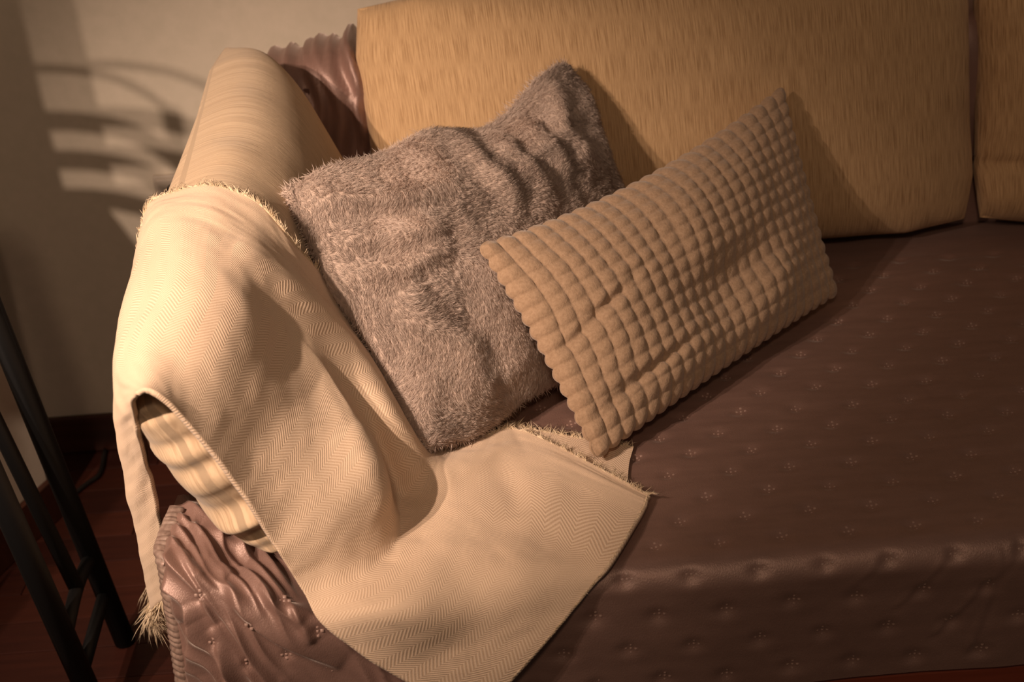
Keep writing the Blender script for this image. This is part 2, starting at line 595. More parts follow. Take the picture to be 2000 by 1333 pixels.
# back panel of the cover
nx2, nt2 = 360, 90
xb = np.linspace(-0.40, 1.35, nx2)
prof = catmull([(0.598, 0.405), (0.604, 0.50), (0.606, 0.60), (0.612, 0.69), (0.640, 0.735), (0.70, 0.748), (0.765, 0.735), (0.792, 0.68), (0.795, 0.55), (0.795, 0.35)], nt2)
XB = np.tile(xb, (nt2, 1)); YB = np.tile(prof[:, :1], (1, nx2)); ZB = np.tile(prof[:, 1:], (1, nx2))
tt = np.linspace(0, 1, nt2)[:, None]
dip = np.clip((-0.20 - XB) / 0.16, 0, 1) ** 1.4
up = np.clip((ZB - 0.42) / 0.33, 0, 1)
ZB = ZB - dip * 0.04 * up
YB = YB + dip * 0.03
P = np.stack([XB, YB, ZB], -1); Nb = grid_normals(P)
h = 0
for (a, b_, c_, w, amp) in ((500, 110, 0, .010, .010), (560, 75, 8, .008, .012), (590, 70, 5, .007, .010), (622, 64, 10, .010, .014), (648, 60, 22, .007, .011), (664, 58, 40, .007, .012), (686, 60, 45, .008, .009)):
    xr = ony(a, b_, 0.66)[0]
    line = xr + (0.74 - ZB) * (0.12 + 0.004 * c_) + 0.010 * np.sin(ZB * 40 + a)
    d = XB - line
    h = h + amp * np.exp(-(d / w) ** 2) * (0.55 + 0.45 * np.clip(1 - np.abs(ZB - 0.70) / 0.25, 0, 1))
h = h + 0.005 * fbm(XB * 24 + ZB * 5, ZB * 4, 31, 2)
P = P - Nb * (h - 0.012)[..., None] * -1 if False else P + Nb * (h - 0.012)[..., None]
mesh_obj('back_panel', P.reshape(-1, 3), grid_faces(nt2, nx2), M['satin'], cover)

# arm panel: satin hanging over the low arm and the front corner
net = [
    [(352, 955, .00), (410, 960, .01), (480, 1000, .00), (560, 1050, -.03), (760, 1110, -.03)],
    [(316, 1028, -.060), (385, 1040, -.065), (460, 1090, -.085), (560, 1150, -.125), (770, 1240, -.165)],
    [(297, 1085, -.100), (370, 1110, -.125), (460, 1160, -.14), (570, 1215, -.155), (790, 1300, -.170)],
    [(304, 1150, -.110), (380, 1185, -.145), (480, 1235, -.155), (590, 1285, -.160), (810, 1370, -.172)],
    [(316, 1225, -.116), (390, 1260, -.150), (490, 1305, -.160), (600, 1355, -.163), (830, 1440, -.173)],
    [(331, 1320, -.120), (405, 1355, -.152), (500, 1395, -.161), (620, 1440, -.165), (850, 1510, -.174)],
    [(350, 1430, -.122), (420, 1460, -.152), (510, 1500, -.161), (640, 1540, -.165), (870, 1600, -.174)]]
C = np.array([[ony(*p) for p in r] for r in net])
CP = np.array([[p[:2] for p in r] for r in net], float)
na, nb = 220, 200
P = catmull(catmull(C, na, 0), nb, 1)
PX = catmull(catmull(CP, na, 0), nb, 1)
gx, gy = PX[..., 0], PX[..., 1]
zf = lambda pts: [(280 + a / 3.39, 940 + b / 3.39) for a, b in pts]
h = np.zeros(gx.shape)
folds = [([(235, 445), (400, 760), (560, 960), (700, 1150), (830, 1333), (960, 1500)], .016, 9, 48),
         ([(500, 560), (620, 830), (760, 960), (900, 1050), (1100, 1160), (1300, 1280)], .015, 9, 46),
         ([(640, 560), (740, 700), (830, 810), (960, 900), (1040, 960)], .012, 8, 34),
         ([(980, 800), (1050, 950), (1120, 1080)], .010, 8, 26),
         ([(290, 100), (160, 420), (140, 600), (185, 800), (225, 960)], .014, 10, 40),
         ([(300, 820), (310, 1000), (290, 1180), (270, 1300), (290, 1450)], .014, 9, 30),
         ([(430, 1000), (500, 1150), (560, 1333), (600, 1500)], .012, 9, 30),
         ([(330, 100), (350, 300), (430, 500), (560, 640)], .010, 9, 34),
         ([(380, 280), (600, 420), (760, 470)], .010, 10, 26),
         ([(360, 620), (480, 820), (620, 1010), (760, 1180), (900, 1350)], -.008, 16, 16)]
for pts, amp, w1, w2 in folds:
    d, sd, t = polyline_dist(gx, gy, zf(pts))
    env = np.sin(math.pi * np.clip(t, 0, 1)) ** 0.6
    w = np.where(sd > 0, w1, w2)
    h += 0.95 * amp * env * np.exp(-(d / w) ** 1.6)
tq = (gx * .82 - gy * .57) / 30 + 0.5 * vnoise(gx / 90, gy / 90, 43)
lenm = np.clip(0.55 + 0.8 * vnoise((gx * .82 - gy * .57) / 40, (gx * .57 + gy * .82) / 130, 44), 0, 1)
h += 0.0085 * lenm * (1 - np.abs(np.sin(math.pi * tq)) ** 0.8)
h += 0.0028 * fbm((gx * .8 - gy * .6) / 34, (gx * .6 + gy * .8) / 150, 41, 2)
dm = []
for (a, b_) in ((130, 545), (370, 765), (930, 790), (715, 950), (1145, 1005), (945, 1175), (455, 1090), (670, 1250)):
    q = zf([(a, b_)])[0]
    h -= 0.0028 * np.exp(-((gx - q[0]) ** 2 + (gy - q[1]) ** 2) / (2 * 7.0 ** 2))
    dm.append(q)
h *= np.clip(np.arange(nb) / 22.0, 0.12, 1)[None]
Na = grid_normals(P)
if Na[na // 2, nb // 2] @ (CAM - P[na // 2, nb // 2]) < 0: Na = -Na
P = P + Na * (h - 0.010)[..., None]
P = smooth_grid(P, 2)
arm_panel = mesh_obj('arm_panel', P.reshape(-1, 3), grid_faces(na, nb), M['satin'], cover)
for q in dm:
    k = np.argmin((gx - q[0]) ** 2 + (gy - q[1]) ** 2); j, i = divmod(k, nb)
    add_motif(P[j, i] + Na[j, i] * 0.0003, Na[j, i], (1, 0, 0), 1.1)
# ribbed binding along its outer edge
e = P[:, 0]; inn = P[:, 3] - P[:, 0]; inn /= np.linalg.norm(inn, axis=1, keepdims=True)
tl = np.concatenate([[0], np.cumsum(np.linalg.norm(np.diff(e, axis=0), axis=1))])
K = 420
sm = np.linspace(0.02, tl[-1], K)
ee = np.stack([np.interp(sm, tl, e[:, k]) for k in range(3)], 1); ii = np.stack([np.interp(sm, tl, inn[:, k]) for k in range(3)], 1)
kk = np.ones(25) / 25
nrm = np.stack([np.convolve(np.pad(np.interp(sm, tl, Na[:, 0, k]), 12, mode='edge'), kk, 'valid') for k in range(3)], 1)
nrm /= np.linalg.norm(nrm, axis=1, keepdims=True)
irr = 1 + 0.35 * vnoise(sm * 120, sm * 0, 3)
rib = 0.0013 * np.abs(np.sin(sm / 0.0075 * math.pi + 1.2 * vnoise(sm * 60, sm * 0 + 3, 9))) * irr
cols = []
for f_, hh_ in ((-0.004, -0.003), (-0.0035, 0.001), (0.002, 0.0025), (0.008, 0.003), (0.0125, 0.002), (0.0135, -0.002)):
    cols.append(ee + ii * f_ + nrm * (hh_ + (rib[:, None] if 0 < hh_ else 0)))
Pb = np.stack(cols, 1)
mesh_obj('ribbed_binding', Pb.reshape(-1, 3), grid_faces(K, 6), M['ribbing'], cover)


# ------------------------------------------------------------------ cushions
def pillow(corners, T, Tb, nu, nv, pinch=0.06, power=2.6, disp=None, dispb=None, deform=None, size=None, ex=0.5, edge=None):
    BL, BR, TR, TL = [np.array(c, float) for c in corners]
    # denser samples near the seam
    u = np.sin(np.linspace(-1, 1, nu) * math.pi / 2 * 0.96) / math.sin(math.pi / 2 * 0.96)
    v = np.sin(np.linspace(-1, 1, nv) * math.pi / 2 * 0.96) / math.sin(math.pi / 2 * 0.96)
    U, V = np.meshgrid(u, v)
    Up = U * (1 - pinch * (1 - V ** 2)); Vp = V * (1 - pinch * (1 - U ** 2))
    if edge: Up, Vp = edge(U, V, Up, Vp)
    a = (Up + 1) / 2; b = (Vp + 1) / 2
    base = (BL * (1 - a)[..., None] + BR * a[..., None]) * (1 - b)[..., None] + (TL * (1 - a)[..., None] + TR * a[..., None]) * b[..., None]
    n = np.cross(BR - BL + TR - TL, TL - BL + TR - BR); n /= np.linalg.norm(n)
    bul = (np.clip(1 - np.abs(U) ** power, 0, 1) * np.clip(1 - np.abs(V) ** power, 0, 1)) ** ex
    L = size or (np.linalg.norm(BR - BL), np.linalg.norm(TL - BL))
    uu = (U + 1) / 2 * L[0]; vv_ = (V + 1) / 2 * L[1]
    f = bul * T
    if disp is not None: f = f + disp(U, V, uu, vv_, bul)
    front = base + n * f[..., None]
    back = base - n * (bul * Tb + (dispb(U, V, uu, vv_, bul) if dispb else 0))[..., None]
    if deform: front = deform(front, U, V); back = deform(back, U, V)
    back[0] = front[0]; back[-1] = front[-1]; back[:, 0] = front[:, 0]; back[:, -1] = front[:, -1]
    return front, back, np.stack([uu, vv_], -1), n


def pillow_obj(name, front, back, uv, mat, parent=None):
    nv, nu = front.shape[:2]
    idx_b = np.full((nv, nu), -1)
    inner = np.zeros((nv, nu), bool); inner[1:-1, 1:-1] = True
    fidx = np.arange(nv * nu).reshape(nv, nu)
    idx_b[inner] = nv * nu + np.arange(inner.sum()); idx_b[~inner] = fidx[~inner]
    V = np.concatenate([front.reshape(-1, 3), back[inner]])
    UVs = np.concatenate([uv.reshape(-1, 2), uv[inner] + 0.37])
    f1 = grid_faces(nv, nu)
    a = idx_b[:-1, :-1]; b = idx_b[:-1, 1:]; c = idx_b[1:, 1:]; d = idx_b[1:, :-1]
    f2 = np.stack([a, d, c, b], -1).reshape(-1, 4)
    return mesh_obj(name, V, np.concatenate([f1, f2]), mat, parent, uv=UVs)


def edge_puckers(U, V, uu, vv_, amp, seed, freq=26):
    """little gathers radiating from the seam"""
    du = (1 - np.abs(U)); dv = (1 - np.abs(V))
    g = amp * vnoise(vv_ * freq, U * 1.5, seed) * np.exp(-du / 0.10) + amp * vnoise(uu * freq, V * 1.5, seed + 1) * np.exp(-dv / 0.10)
    return g * np.clip(np.minimum(du, dv) / 0.02, 0, 1)


# back cushion beside the arm
def round_corner(q=0.05):
    def f(U, V, Up, Vp):
        k = np.clip((np.abs(U) - 0.75) / 0.25, 0, 1) * np.clip((np.abs(V) - 0.6) / 0.4, 0, 1)
        return Up * (1 - q * 0.55 * k), Vp * (1 - q * k)
    return f


bl, br = ony(752, 560, 0.575), ony(1905, 455, 0.575)
bl[2] = br[2] = 0.428
tl_, tr_ = ony(672, 0, 0.665), ony(1893, -110, 0.665)
fr_, bk_, uv_, n_ = pillow((bl, br, tr_, tl_), 0.095, 0.045, 150, 90, pinch=0.018, power=3.2, ex=0.44, edge=round_corner(0.07), disp=lambda U, V, uu, vv_, b: edge_puckers(U, V, uu, vv_, 0.014, 51, 20) + 0.004 * fbm(uu * 6, vv_ * 6, 52) * b)
o = pillow_obj('back_cushion', fr_, bk_, uv_, M['chenille'])
tag(o, 'large cream chenille back cushion behind the fur and waffle pillows', 'cushion')
BACKC = o

bl2, br2 = ony(1893, 475, 0.575), np.array([1.35, 0.575, 0.43])
bl2[2] = 0.428
tl2 = ony(1896, -110, 0.665); tl2[0] = bl2[0] - 0.004; tr2 = np.array([1.36, 0.665, tl2[2]])
fr_, bk_, uv_, n_ = pillow((bl2, br2, tr2, tl2), 0.10, 0.045, 110, 80, pinch=0.018, power=3.2, ex=0.44, edge=round_corner(0.07), disp=lambda U, V, uu, vv_, b: edge_puckers(U, V, uu, vv_, 0.012, 61) + 0.004 * fbm(uu * 6, vv_ * 6, 62) * b - 0.012 * np.exp(-((vv_ - 0.095) / 0.008) ** 2) * np.exp(-(uu / 0.12) ** 2))
o = pillow_obj('back_cushion', fr_, bk_, uv_, M['chenille'])
tag(o, 'cream chenille back cushion cut off by the right edge of the photo', 'cushion')

# arm cushion
BF, TF, BRr, TRr = (-.246, -.116, .438), (-.352, -.116, .655), (-.225, .585, .455), (-.358, .610, .782)


def arm_disp(U, V, uu, vv_, b):
    g = edge_puckers(U, V, uu, vv_, 0.012, 71)
    # deep gathers on the front end
    return g + 0.004 * fbm(uu * 7, vv_ * 7, 72) * b + 0.030 * b * np.clip((U - 0.0) / 0.8, 0, 1)


def arm_back(U, V, uu, vv_, b):
    return -0.050 * b * np.clip((U + 0.25) / 0.7, 0, 1)


def arm_def(p, U, V):
    # gathers running across the front end
    k = np.clip((-0.72 - U) / 0.28, 0, 1)
    w = 0.0048 * np.sin(V * 17 + 2.5 * vnoise(V * 3, U * 4, 77)) + 0.005 * vnoise(V * 9, U * 6, 78)
    q = p.copy()
    q[..., 1] += k * w
    return q


fr_, bk_, uv_, n_ = pillow((BF, BRr, TRr, TF), 0.085, 0.084, 170, 100, pinch=0.015, power=3.4, ex=0.40, edge=round_corner(0.07), disp=arm_disp, dispb=arm_back, deform=arm_def)
# wrinkles across the front gusset
uvs = uv_[..., ::-1].copy()
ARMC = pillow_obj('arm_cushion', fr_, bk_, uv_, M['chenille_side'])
tag(ARMC, 'long cream chenille cushion leaning on the arm, under the throw blanket', 'cushion')

# ------------------------------------------------------------------ throw blanket
SG = SZ + 0.008
net = [
    # front edge
    [(335, 1165, .02), (290, 930, -.05), (258, 790, -.128), (300, 760, -.142), (372, 828, -.142), (470, 958, -.138), (545, 1080, -.142), (592, 1155, -.150), (640, 1232, -.178), (790, 1332, -.182), (940, 1400, -.184)],
    [(300, 1190, .05), (252, 965, .00), (221, 800, -.055), (275, 690, -.07), (400, 715, -.09), (540, 835, -.095), (660, 985, -.10), (705, 1120, -.125), (800, 1180, 's'), (930, 1240, -.172), (1062, 1262, -.176)],
    [(298, 1200, .10), (248, 930, .06), (231, 735, .015), (325, 570, .02), (450, 600, .0), (590, 725, -.015), (735, 890, -.04), (772, 1045, -.065), (870, 1075, 's'), (1010, 1125, 's'), (1140, 1168, -.160)],
    [(298, 1190, .16), (256, 830, .13), (245, 620, .09), (340, 480, .13), (460, 510, .10), (585, 650, .070), (708, 810, .035), (778, 975, .0), (885, 1005, 's'), (1050, 1040, 's'), (1195, 1100, 's')],
    [(300, 1150, .22), (262, 760, .20), (257, 530, .155), (335, 425, .22), (485, 480, .165), (634, 640, .112), (756, 785, .080), (824, 910, .038), (885, 945, .015), (1045, 925, 's'), (1256, 1000, 's')],
    [(300, 1100, .28), (268, 650, .255), (275, 455, .21), (330, 388, .30), (470, 392, .27), (575, 497, .245), (720, 640, .25), (850, 800, .19), (935, 850, 't'), (1025, 842, 't'), (1268, 964, 't')]]
bv_arm, bv_seat, bv_front = bvh_of(ARMC), bvh_of(seat_panel), bvh_of(arm_panel)
C = np.array([[onz(p[0], p[1], SG + (0.004 if p[2] == 't' else 0)) if isinstance(p[2], str) else ony(*p) for p in r] for r in net])
for i in range(1, len(net)):
    for j in range(3, 7):
        d = Vector(ray(*net[i][j][:2])).normalized()
        co, n, idx, dist = bv_arm.ray_cast(Vector(CAM), d)
        # where the sight line meets the cushion the cloth lies on it
        if co is not None and n.dot(d) < -0.15: C[i][j] = np.array(co) + np.array(n) * 0.009
nV, nU = 150, 260
P = catmull(catmull(C, nV, 0), nU, 1)
CP = np.array([[p[:2] for p in r] for r in net], float)
PXY = catmull(catmull(CP, nV, 0), nU, 1)


P = smooth_grid(P, 10)
for _ in range(2):
    P = push_out(P, bv_arm, 0.006, 0.06)
    P = push_out(P, bv_seat, 0.005, 0.05)
    P = smooth_grid(P, 3)
Nt = grid_normals(P)
if Nt[nV // 2, nU // 3] @ np.array([0, 0, 1]) < 0: Nt = -Nt
h = np.zeros(PXY.shape[:2])
for pts, amp, w1, w2 in (([(455, 490), (540, 560), (630, 650), (710, 750), (770, 845), (815, 915), (870, 930), (940, 900), (1010, 860)], 0.015, 26, 30),
                         ([(540, 600), (630, 700), (695, 780), (745, 870), (772, 960), (775, 1050)], -0.004, 26, 22),
                         ([(690, 830), (745, 930), (765, 1010), (740, 1090)], 0.007, 40, 30),
                         ([(480, 520), (540, 640), (560, 760)], -0.004, 30, 30),
                         ([(960, 900), (1000, 950), (1010, 1010)], -0.004, 26, 26), ([(1100, 930), (1060, 1010), (980, 1080)], 0.004, 30, 30)):
    d, sd, t = polyline_dist(PXY[..., 0], PXY[..., 1], pts)
    h += amp * np.sin(math.pi * np.clip(t, 0.0, 1)) ** 0.5 * np.exp(-(d / np.where(sd > 0, w1, w2)) ** 2)
P = P + Nt * h[..., None]
P = push_out(P, bv_arm, 0.004, 0.06)
P = smooth_grid(P, 2)
P = push_out(P, bv_seat, 0.004, 0.05)
ul = np.cumsum(np.concatenate([[0], np.linalg.norm(np.diff(P[nV // 2], axis=0), axis=1)]))
vl = np.cumsum(np.concatenate([[0], np.linalg.norm(np.diff(P[:, nU * 3 // 5], axis=0), axis=1)]))
UU, VV = np.meshgrid(ul, vl)
Nt = grid_normals(P)
if Nt[nV // 2, nU // 3] @ np.array([0, 0, 1]) < 0: Nt = -Nt
P = P + Nt * (0.0016 * fbm(UU * 16, VV * 16, 81))[..., None]
thrw = mesh_obj('throw_blanket', P.reshape(-1, 3), grid_faces(nV, nU), M['throw'], None, uv=np.stack([UU, VV], -1).reshape(-1, 2))
tag(thrw, 'cream herringbone throw draped over the arm cushion onto the seat', 'throw')
md = thrw.modifiers.new('thick', 'SOLIDIFY'); md.thickness = 0.005; md.offset = -1 if Nt is not None else 0
THROWP, THROWN = P, Nt


def fringe(edge, outd, nrm, count, length, name, parent, spread=0.7, width=0.00045, up=0.25):
    n = len(edge)
    t = RNG.uniform(0, n - 1.001, count); i = t.astype(int); f = (t - i)[:, None]
    r = edge[i] * (1 - f) + edge[i + 1] * f
    o_ = outd[i] * (1 - f) + outd[i + 1] * f
    nn = nrm[i] * (1 - f) + nrm[i + 1] * f
    tan = edge[i + 1] - edge[i]; tan /= np.linalg.norm(tan, axis=1, keepdims=True) + 1e-9
    grp = np.floor(t / n * count / 9).astype(int)
    lean = RNG.normal(0, spread, grp.max() + 1)[grp][:, None]
    lift = (up + 0.25 * RNG.normal(0, 1, grp.max() + 1))[grp][:, None]
    d = o_ + tan * lean + nn * lift + 0.18 * RNG.normal(size=r.shape)
    L = length * RNG.uniform(0.6, 1.25, count)
    bend = (tan * RNG.normal(0, 0.4, (count, 1)) - nn * 0.25 + 0.15 * RNG.normal(size=r.shape)) * L[:, None]
    return strands(r - o_ * 0.003, d, L, bend, np.full(count, width), M['yarn'], name, parent, seg=3)


def outdir(a, b):
    d = a - b
    return d / (np.linalg.norm(d, axis=1, keepdims=True) + 1e-9)


j0 = int(nU * 0.17)
fringe(P[-1, j0:], outdir(P[-1, j0:], P[-3, j0:]), Nt[-1, j0:], 2600, 0.011, 'fringe', thrw)
fringe(P[:, 0], outdir(P[:, 0], P[:, 3]), Nt[:, 0], 700, 0.045, 'fringe', thrw, spread=0.10, width=0.0006, up=0.0)
fringe(P[:, -1], outdir(P[:, -1], P[:, -3]), Nt[:, -1], 500, 0.003, 'fringe', thrw)

# the doubled corner lying under the upper layer
net2 = [[(985, 850, 's'), (1100, 915, 's'), (1226, 940, 's')], [(980, 835, 's'), (1110, 880, 's'), (1229, 905, 's')], [(985, 826, 's'), (1105, 850, 's'), (1238, 872, 's')]]
C = np.array([[onz(p[0], p[1], SZ + 0.004) for p in r] for r in net2])
P2 = catmull(catmull(C, 24, 0), 60, 1)
P2 = push_out(P2, bv_seat, 0.0025, 0.03)
u2, v2 = np.meshgrid(np.linspace(0, 0.16, 60), np.linspace(0, 0.06, 24))
lay = mesh_obj('folded_layer', P2.reshape(-1, 3), grid_faces(24, 60), M['throw'], thrw, uv=np.stack([u2, v2], -1).reshape(-1, 2))
fringe(P2[-1], outdir(P2[-1], P2[-3]), grid_normals(P2)[-1], 500, 0.012, 'fringe', thrw, up=0.3)

# ------------------------------------------------------------------ waffle pillow
wBL, wBR = onz(1165, 893, .436), onz(1634, 572, .440)
wTL, wTR = ony(938, 482, .185), ony(1528, 172, .515)
NCOL, NROW = 23, 15


def waffle_disp(U, V, uu, vv_, b):
    a = (U + 1) / 2 * NCOL; c = (V + 1) / 2 * NROW
    a = a + 0.10 * vnoise(U * 4, V * 4, 91); c = c + 0.10 * vnoise(U * 4, V * 4, 92)
    pa = np.abs(np.sin(math.pi * a)) ** 0.5; pc = np.abs(np.sin(math.pi * c)) ** 0.9
    g = 0.0050 * pa * (0.45 + 0.55 * pc)
    edgef = np.clip(np.minimum(1 - np.abs(U), 1 - np.abs(V)) / 0.03, 0.25, 1)
    lump = 0.010 * fbm(U * 2.2 + 3, V * 1.8, 93, 2) * b
    dent = -0.020 * np.exp(-((U - 0.15) / 0.55) ** 2 - ((V + 0.35) / 0.30) ** 2) * b
    crease = -0.007 * np.exp(-((V + 0.05 - 0.5 * (U + 0.85)) / 0.05) ** 2) * np.exp(-((U + 0.7) / 0.25) ** 2) - 0.008 * np.exp(-((V + 0.55 - 0.15 * U) / 0.05) ** 2) * np.exp(-((U + 0.6) / 0.3) ** 2)
    return g * edgef + lump + dent + crease


def waffle_back(U, V, uu, vv_, b):
    a = (U + 1) / 2 * NCOL; c = (V + 1) / 2 * NROW
    return 0.006 * np.abs(np.sin(math.pi * a)) ** 0.6 * np.abs(np.sin(math.pi * c)) ** 0.8


def waffle_edge(U, V, Up, Vp):
    a = (U + 1) / 2 * NCOL; c = (V + 1) / 2 * NROW
    kv = np.clip((np.abs(V) - 0.8) / 0.2, 0, 1) ** 2; ku = np.clip((np.abs(U) - 0.88) / 0.12, 0, 1) ** 2
    return Up + np.sign(U) * 0.016 * ku * np.abs(np.sin(math.pi * c)) ** 0.7, Vp + np.sign(V) * 0.028 * kv * np.abs(np.sin(math.pi * a)) ** 0.7


def waf_def(p, U, V):
    # top edge sags between the two ears, lower edge a little too
    s = 0.020 * np.clip(1 - U ** 2, 0, 1) * np.clip(V, 0, 1) ** 2
    d = np.array([0, 0, -1.0])
    return p + s[..., None] * d


wf, wb, wuv, wn = pillow((wBL, wBR, wTR, wTL), 0.050, 0.050, 23 * 14 + 1, 15 * 14 + 1, pinch=0.03, power=2.2, ex=0.6, disp=waffle_disp, dispb=waffle_back, edge=waffle_edge, deform=waf_def)
# the puffs wrap over the seam: scallop the border and the back
a = (np.linspace(-1, 1, wf.shape[1]))
WAF = pillow_obj('waffle_pillow', wf, wb, wuv, M['waffle'])
tag(WAF, 'tan plush waffle-textured lumbar pillow in front of the fur pillow', 'pillow')
bv_waf = bvh_of(WAF)

# ------------------------------------------------------------------ fur pillow
fBL, fTL, fTR = onz(838, 905, .44), ony(540, 366, .255), ony(1112, 100, .525)
fBR = np.array([0.215, 0.345, 0.445])


def fur_disp(U, V, uu, vv_, b):
    g = 0.006 * fbm(uu * 9, vv_ * 9, 101, 2) + 0.0045 * fbm(uu * 30, vv_ * 26, 102, 2)
    rid = [([(-.98, .85), (-.6, .58), (-.2, .45)], .013, .08), ([(-.98, .55), (-.65, .30), (-.35, .22)], .014, .07), ([(-.98, .28), (-.7, .10), (-.4, .08)], .012, .06),
           ([(0, .95), (-.02, .5), (.05, .05)], .012, .06), ([(.25, .95), (.2, .5), (.28, .1)], .013, .055), ([(.5, .98), (.42, .55), (.5, .15)], .014, .06), ([(.78, .98), (.62, .5), (.7, .05)], .014, .07),
           ([(-.8, 0), (-.62, -.5), (-.64, -.98)], .011, .10), ([(-.35, .1), (-.28, -.4), (-.34, -.95)], .009, .10), ([(.1, 0), (.05, -.5), (-.05, -.95)], .008, .12)]
    for pts, amp, w in rid:
        d, sd, t = polyline_dist(U, V, pts)
        g = g + 1.25 * amp * np.exp(-(d / w) ** 2) * np.sin(math.pi * t) ** 0.8
    return (g - 0.004) * np.clip(np.minimum(1 - np.abs(U), 1 - np.abs(V)) / 0.12, 0, 1)


def fur_def(p, U, V):
    # top edge: dips right of the middle, so the right corner stands up like an ear
    s = (0.050 * np.exp(-((U - 0.35) / 0.36) ** 2) + 0.012 * np.exp(-((U + 0.4) / 0.3) ** 2)) * np.clip(V, 0, 1) ** 2
    q = p.copy()
    q[..., 2] -= s
    # left edge pulled in below the upper left ear
    w = -0.010 * np.exp(-((V - 0.25) / 0.3) ** 2) * np.clip(-U, 0, 1) ** 3
    q[..., 0] += w
    return q


def fur_edge(U, V, Up, Vp):
    k = np.clip((np.abs(U) - 0.72) / 0.28, 0, 1) * np.clip((np.abs(V) - 0.72) / 0.28, 0, 1)
    Up = Up * (1 - 0.05 * k); Vp = Vp * (1 - 0.06 * k)
    eu = np.clip((np.abs(U) - 0.6) / 0.4, 0, 1) ** 2; ev_ = np.clip((np.abs(V) - 0.6) / 0.4, 0, 1) ** 2
    return Up + np.sign(U) * eu * 0.035 * vnoise(V * 3.2, U * 0.5 + 7, 121), Vp + np.sign(V) * ev_ * 0.035 * vnoise(U * 3.2 + 3, V * 0.5, 122)


ff, fb, fuv, fn = pillow((fBL, fBR, fTR, fTL), 0.068, 0.055, 180, 160, pinch=0.018, power=2.2, ex=0.6, disp=fur_disp, edge=fur_edge, deform=fur_def)
bv_back, bv_thr = bvh_of(BACKC), bvh_of(thrw)
dl = push_out(ff, bv_waf, 0.004, 0.08) - ff
dl = smooth_grid(dl, 120) * 1.5
ff = ff + dl
fb = push_out(fb, bv_arm, 0.004, 0.06); ff = push_out(ff, bv_arm, 0.010, 0.06); fb = push_out(fb, bv_back, 0.004, 0.06)
ff = smooth_grid(ff, 2)
fb[0] = ff[0]; fb[-1] = ff[-1]; fb[:, 0] = ff[:, 0]; fb[:, -1] = ff[:, -1]
FUR = pillow_obj('fur_pillow', ff, fb, fuv, M['fur_back'])
tag(FUR, 'taupe faux fur pillow between the arm cushion and the waffle pillow', 'pillow')

# pile
NST = 210000
nv_, nu_ = ff.shape[:2]
Nf = grid_normals(ff)
nb_ = 18000
cu = RNG.uniform(0, nu_ - 1.001, NST); cv = RNG.uniform(0, nv_ - 1.001, NST)
# sample by area: warp from even spacing of the parameter square
ev = lambda n, c: np.arcsin(np.clip((c / (n - 1) * 2 - 1) * math.sin(math.pi / 2 * .96), -1, 1)) / (math.pi / 2 * .96)
cu = (ev(nu_, cu) + 1) / 2 * (nu_ - 1.001); cv = (ev(nv_, cv) + 1) / 2 * (nv_ - 1.001)


def bil(G, cv, cu):
    i = cv.astype(int); j = cu.astype(int); f = (cv - i)[:, None]; g = (cu - j)[:, None]
    return (G[i, j] * (1 - g) + G[i, j + 1] * g) * (1 - f) + (G[i + 1, j] * (1 - g) + G[i + 1, j + 1] * g) * f


ro = bil(ff, cv, cu); no = bil(Nf, cv, cu); no /= np.linalg.norm(no, axis=1, keepdims=True)
tu = bil(np.gradient(ff, axis=1), cv, cu); tu /= np.linalg.norm(tu, axis=1, keepdims=True)
tv = bil(np.gradient(ff, axis=0), cv, cu); tv /= np.linalg.norm(tv, axis=1, keepdims=True)
uvm = bil(fuv, cv, cu)
ang = 1.7 * fbm(uvm[:, 0] * 13, uvm[:, 1] * 13, 111, 2) - 1.3
flow = tu * np.cos(ang)[:, None] + tv * np.sin(ang)[:, None]
# clumps
cell = 0.006
ci = np.floor(uvm / cell + 0.35 * np.stack([vnoise(uvm[:, 0] * 90, uvm[:, 1] * 90, 5), vnoise(uvm[:, 0] * 90, uvm[:, 1] * 90, 6)], 1)).astype(int)
key = ci[:, 0] * 1000 + ci[:, 1]
_, inv = np.unique(key, return_inverse=True)
cnt = np.bincount(inv)
cen = np.stack([np.bincount(inv, ro[:, k]) / cnt for k in range(3)], 1)
crnd = RNG.normal(size=(len(cnt), 3))
L = 0.0078 * RNG.uniform(0.65, 1.2, NST) * (1 + 0.25 * fbm(uvm[:, 0] * 20, uvm[:, 1] * 20, 113, 2))
d = no * 0.60 + flow * 0.65 + 0.16 * crnd[inv] + 0.16 * RNG.normal(size=(NST, 3))
bend = (cen[inv] - ro) * 0.40 + 0.3 * L[:, None] * (flow - 0.4 * no)
strands(ro - no * 0.0005, d, L, bend, np.full(NST, 0.00022), M['fur'], 'fur_pile', FUR, seg=2)
# pile of the rear side, seen along the outline
Nk = -grid_normals(fb)
cu = RNG.uniform(0, nu_ - 1.001, nb_); cv = RNG.uniform(0, nv_ - 1.001, nb_)
ro = bil(fb, cv, cu); no = bil(Nk, cv, cu); no /= np.linalg.norm(no, axis=1, keepdims=True)
d = no * 0.8 + 0.45 * RNG.normal(size=(nb_, 3))
strands(ro, d, 0.010 * RNG.uniform(0.6, 1.2, nb_), 0.003 * RNG.normal(size=(nb_, 3)), np.full(nb_, 0.0005), M['fur'], 'fur_pile', FUR, seg=2)

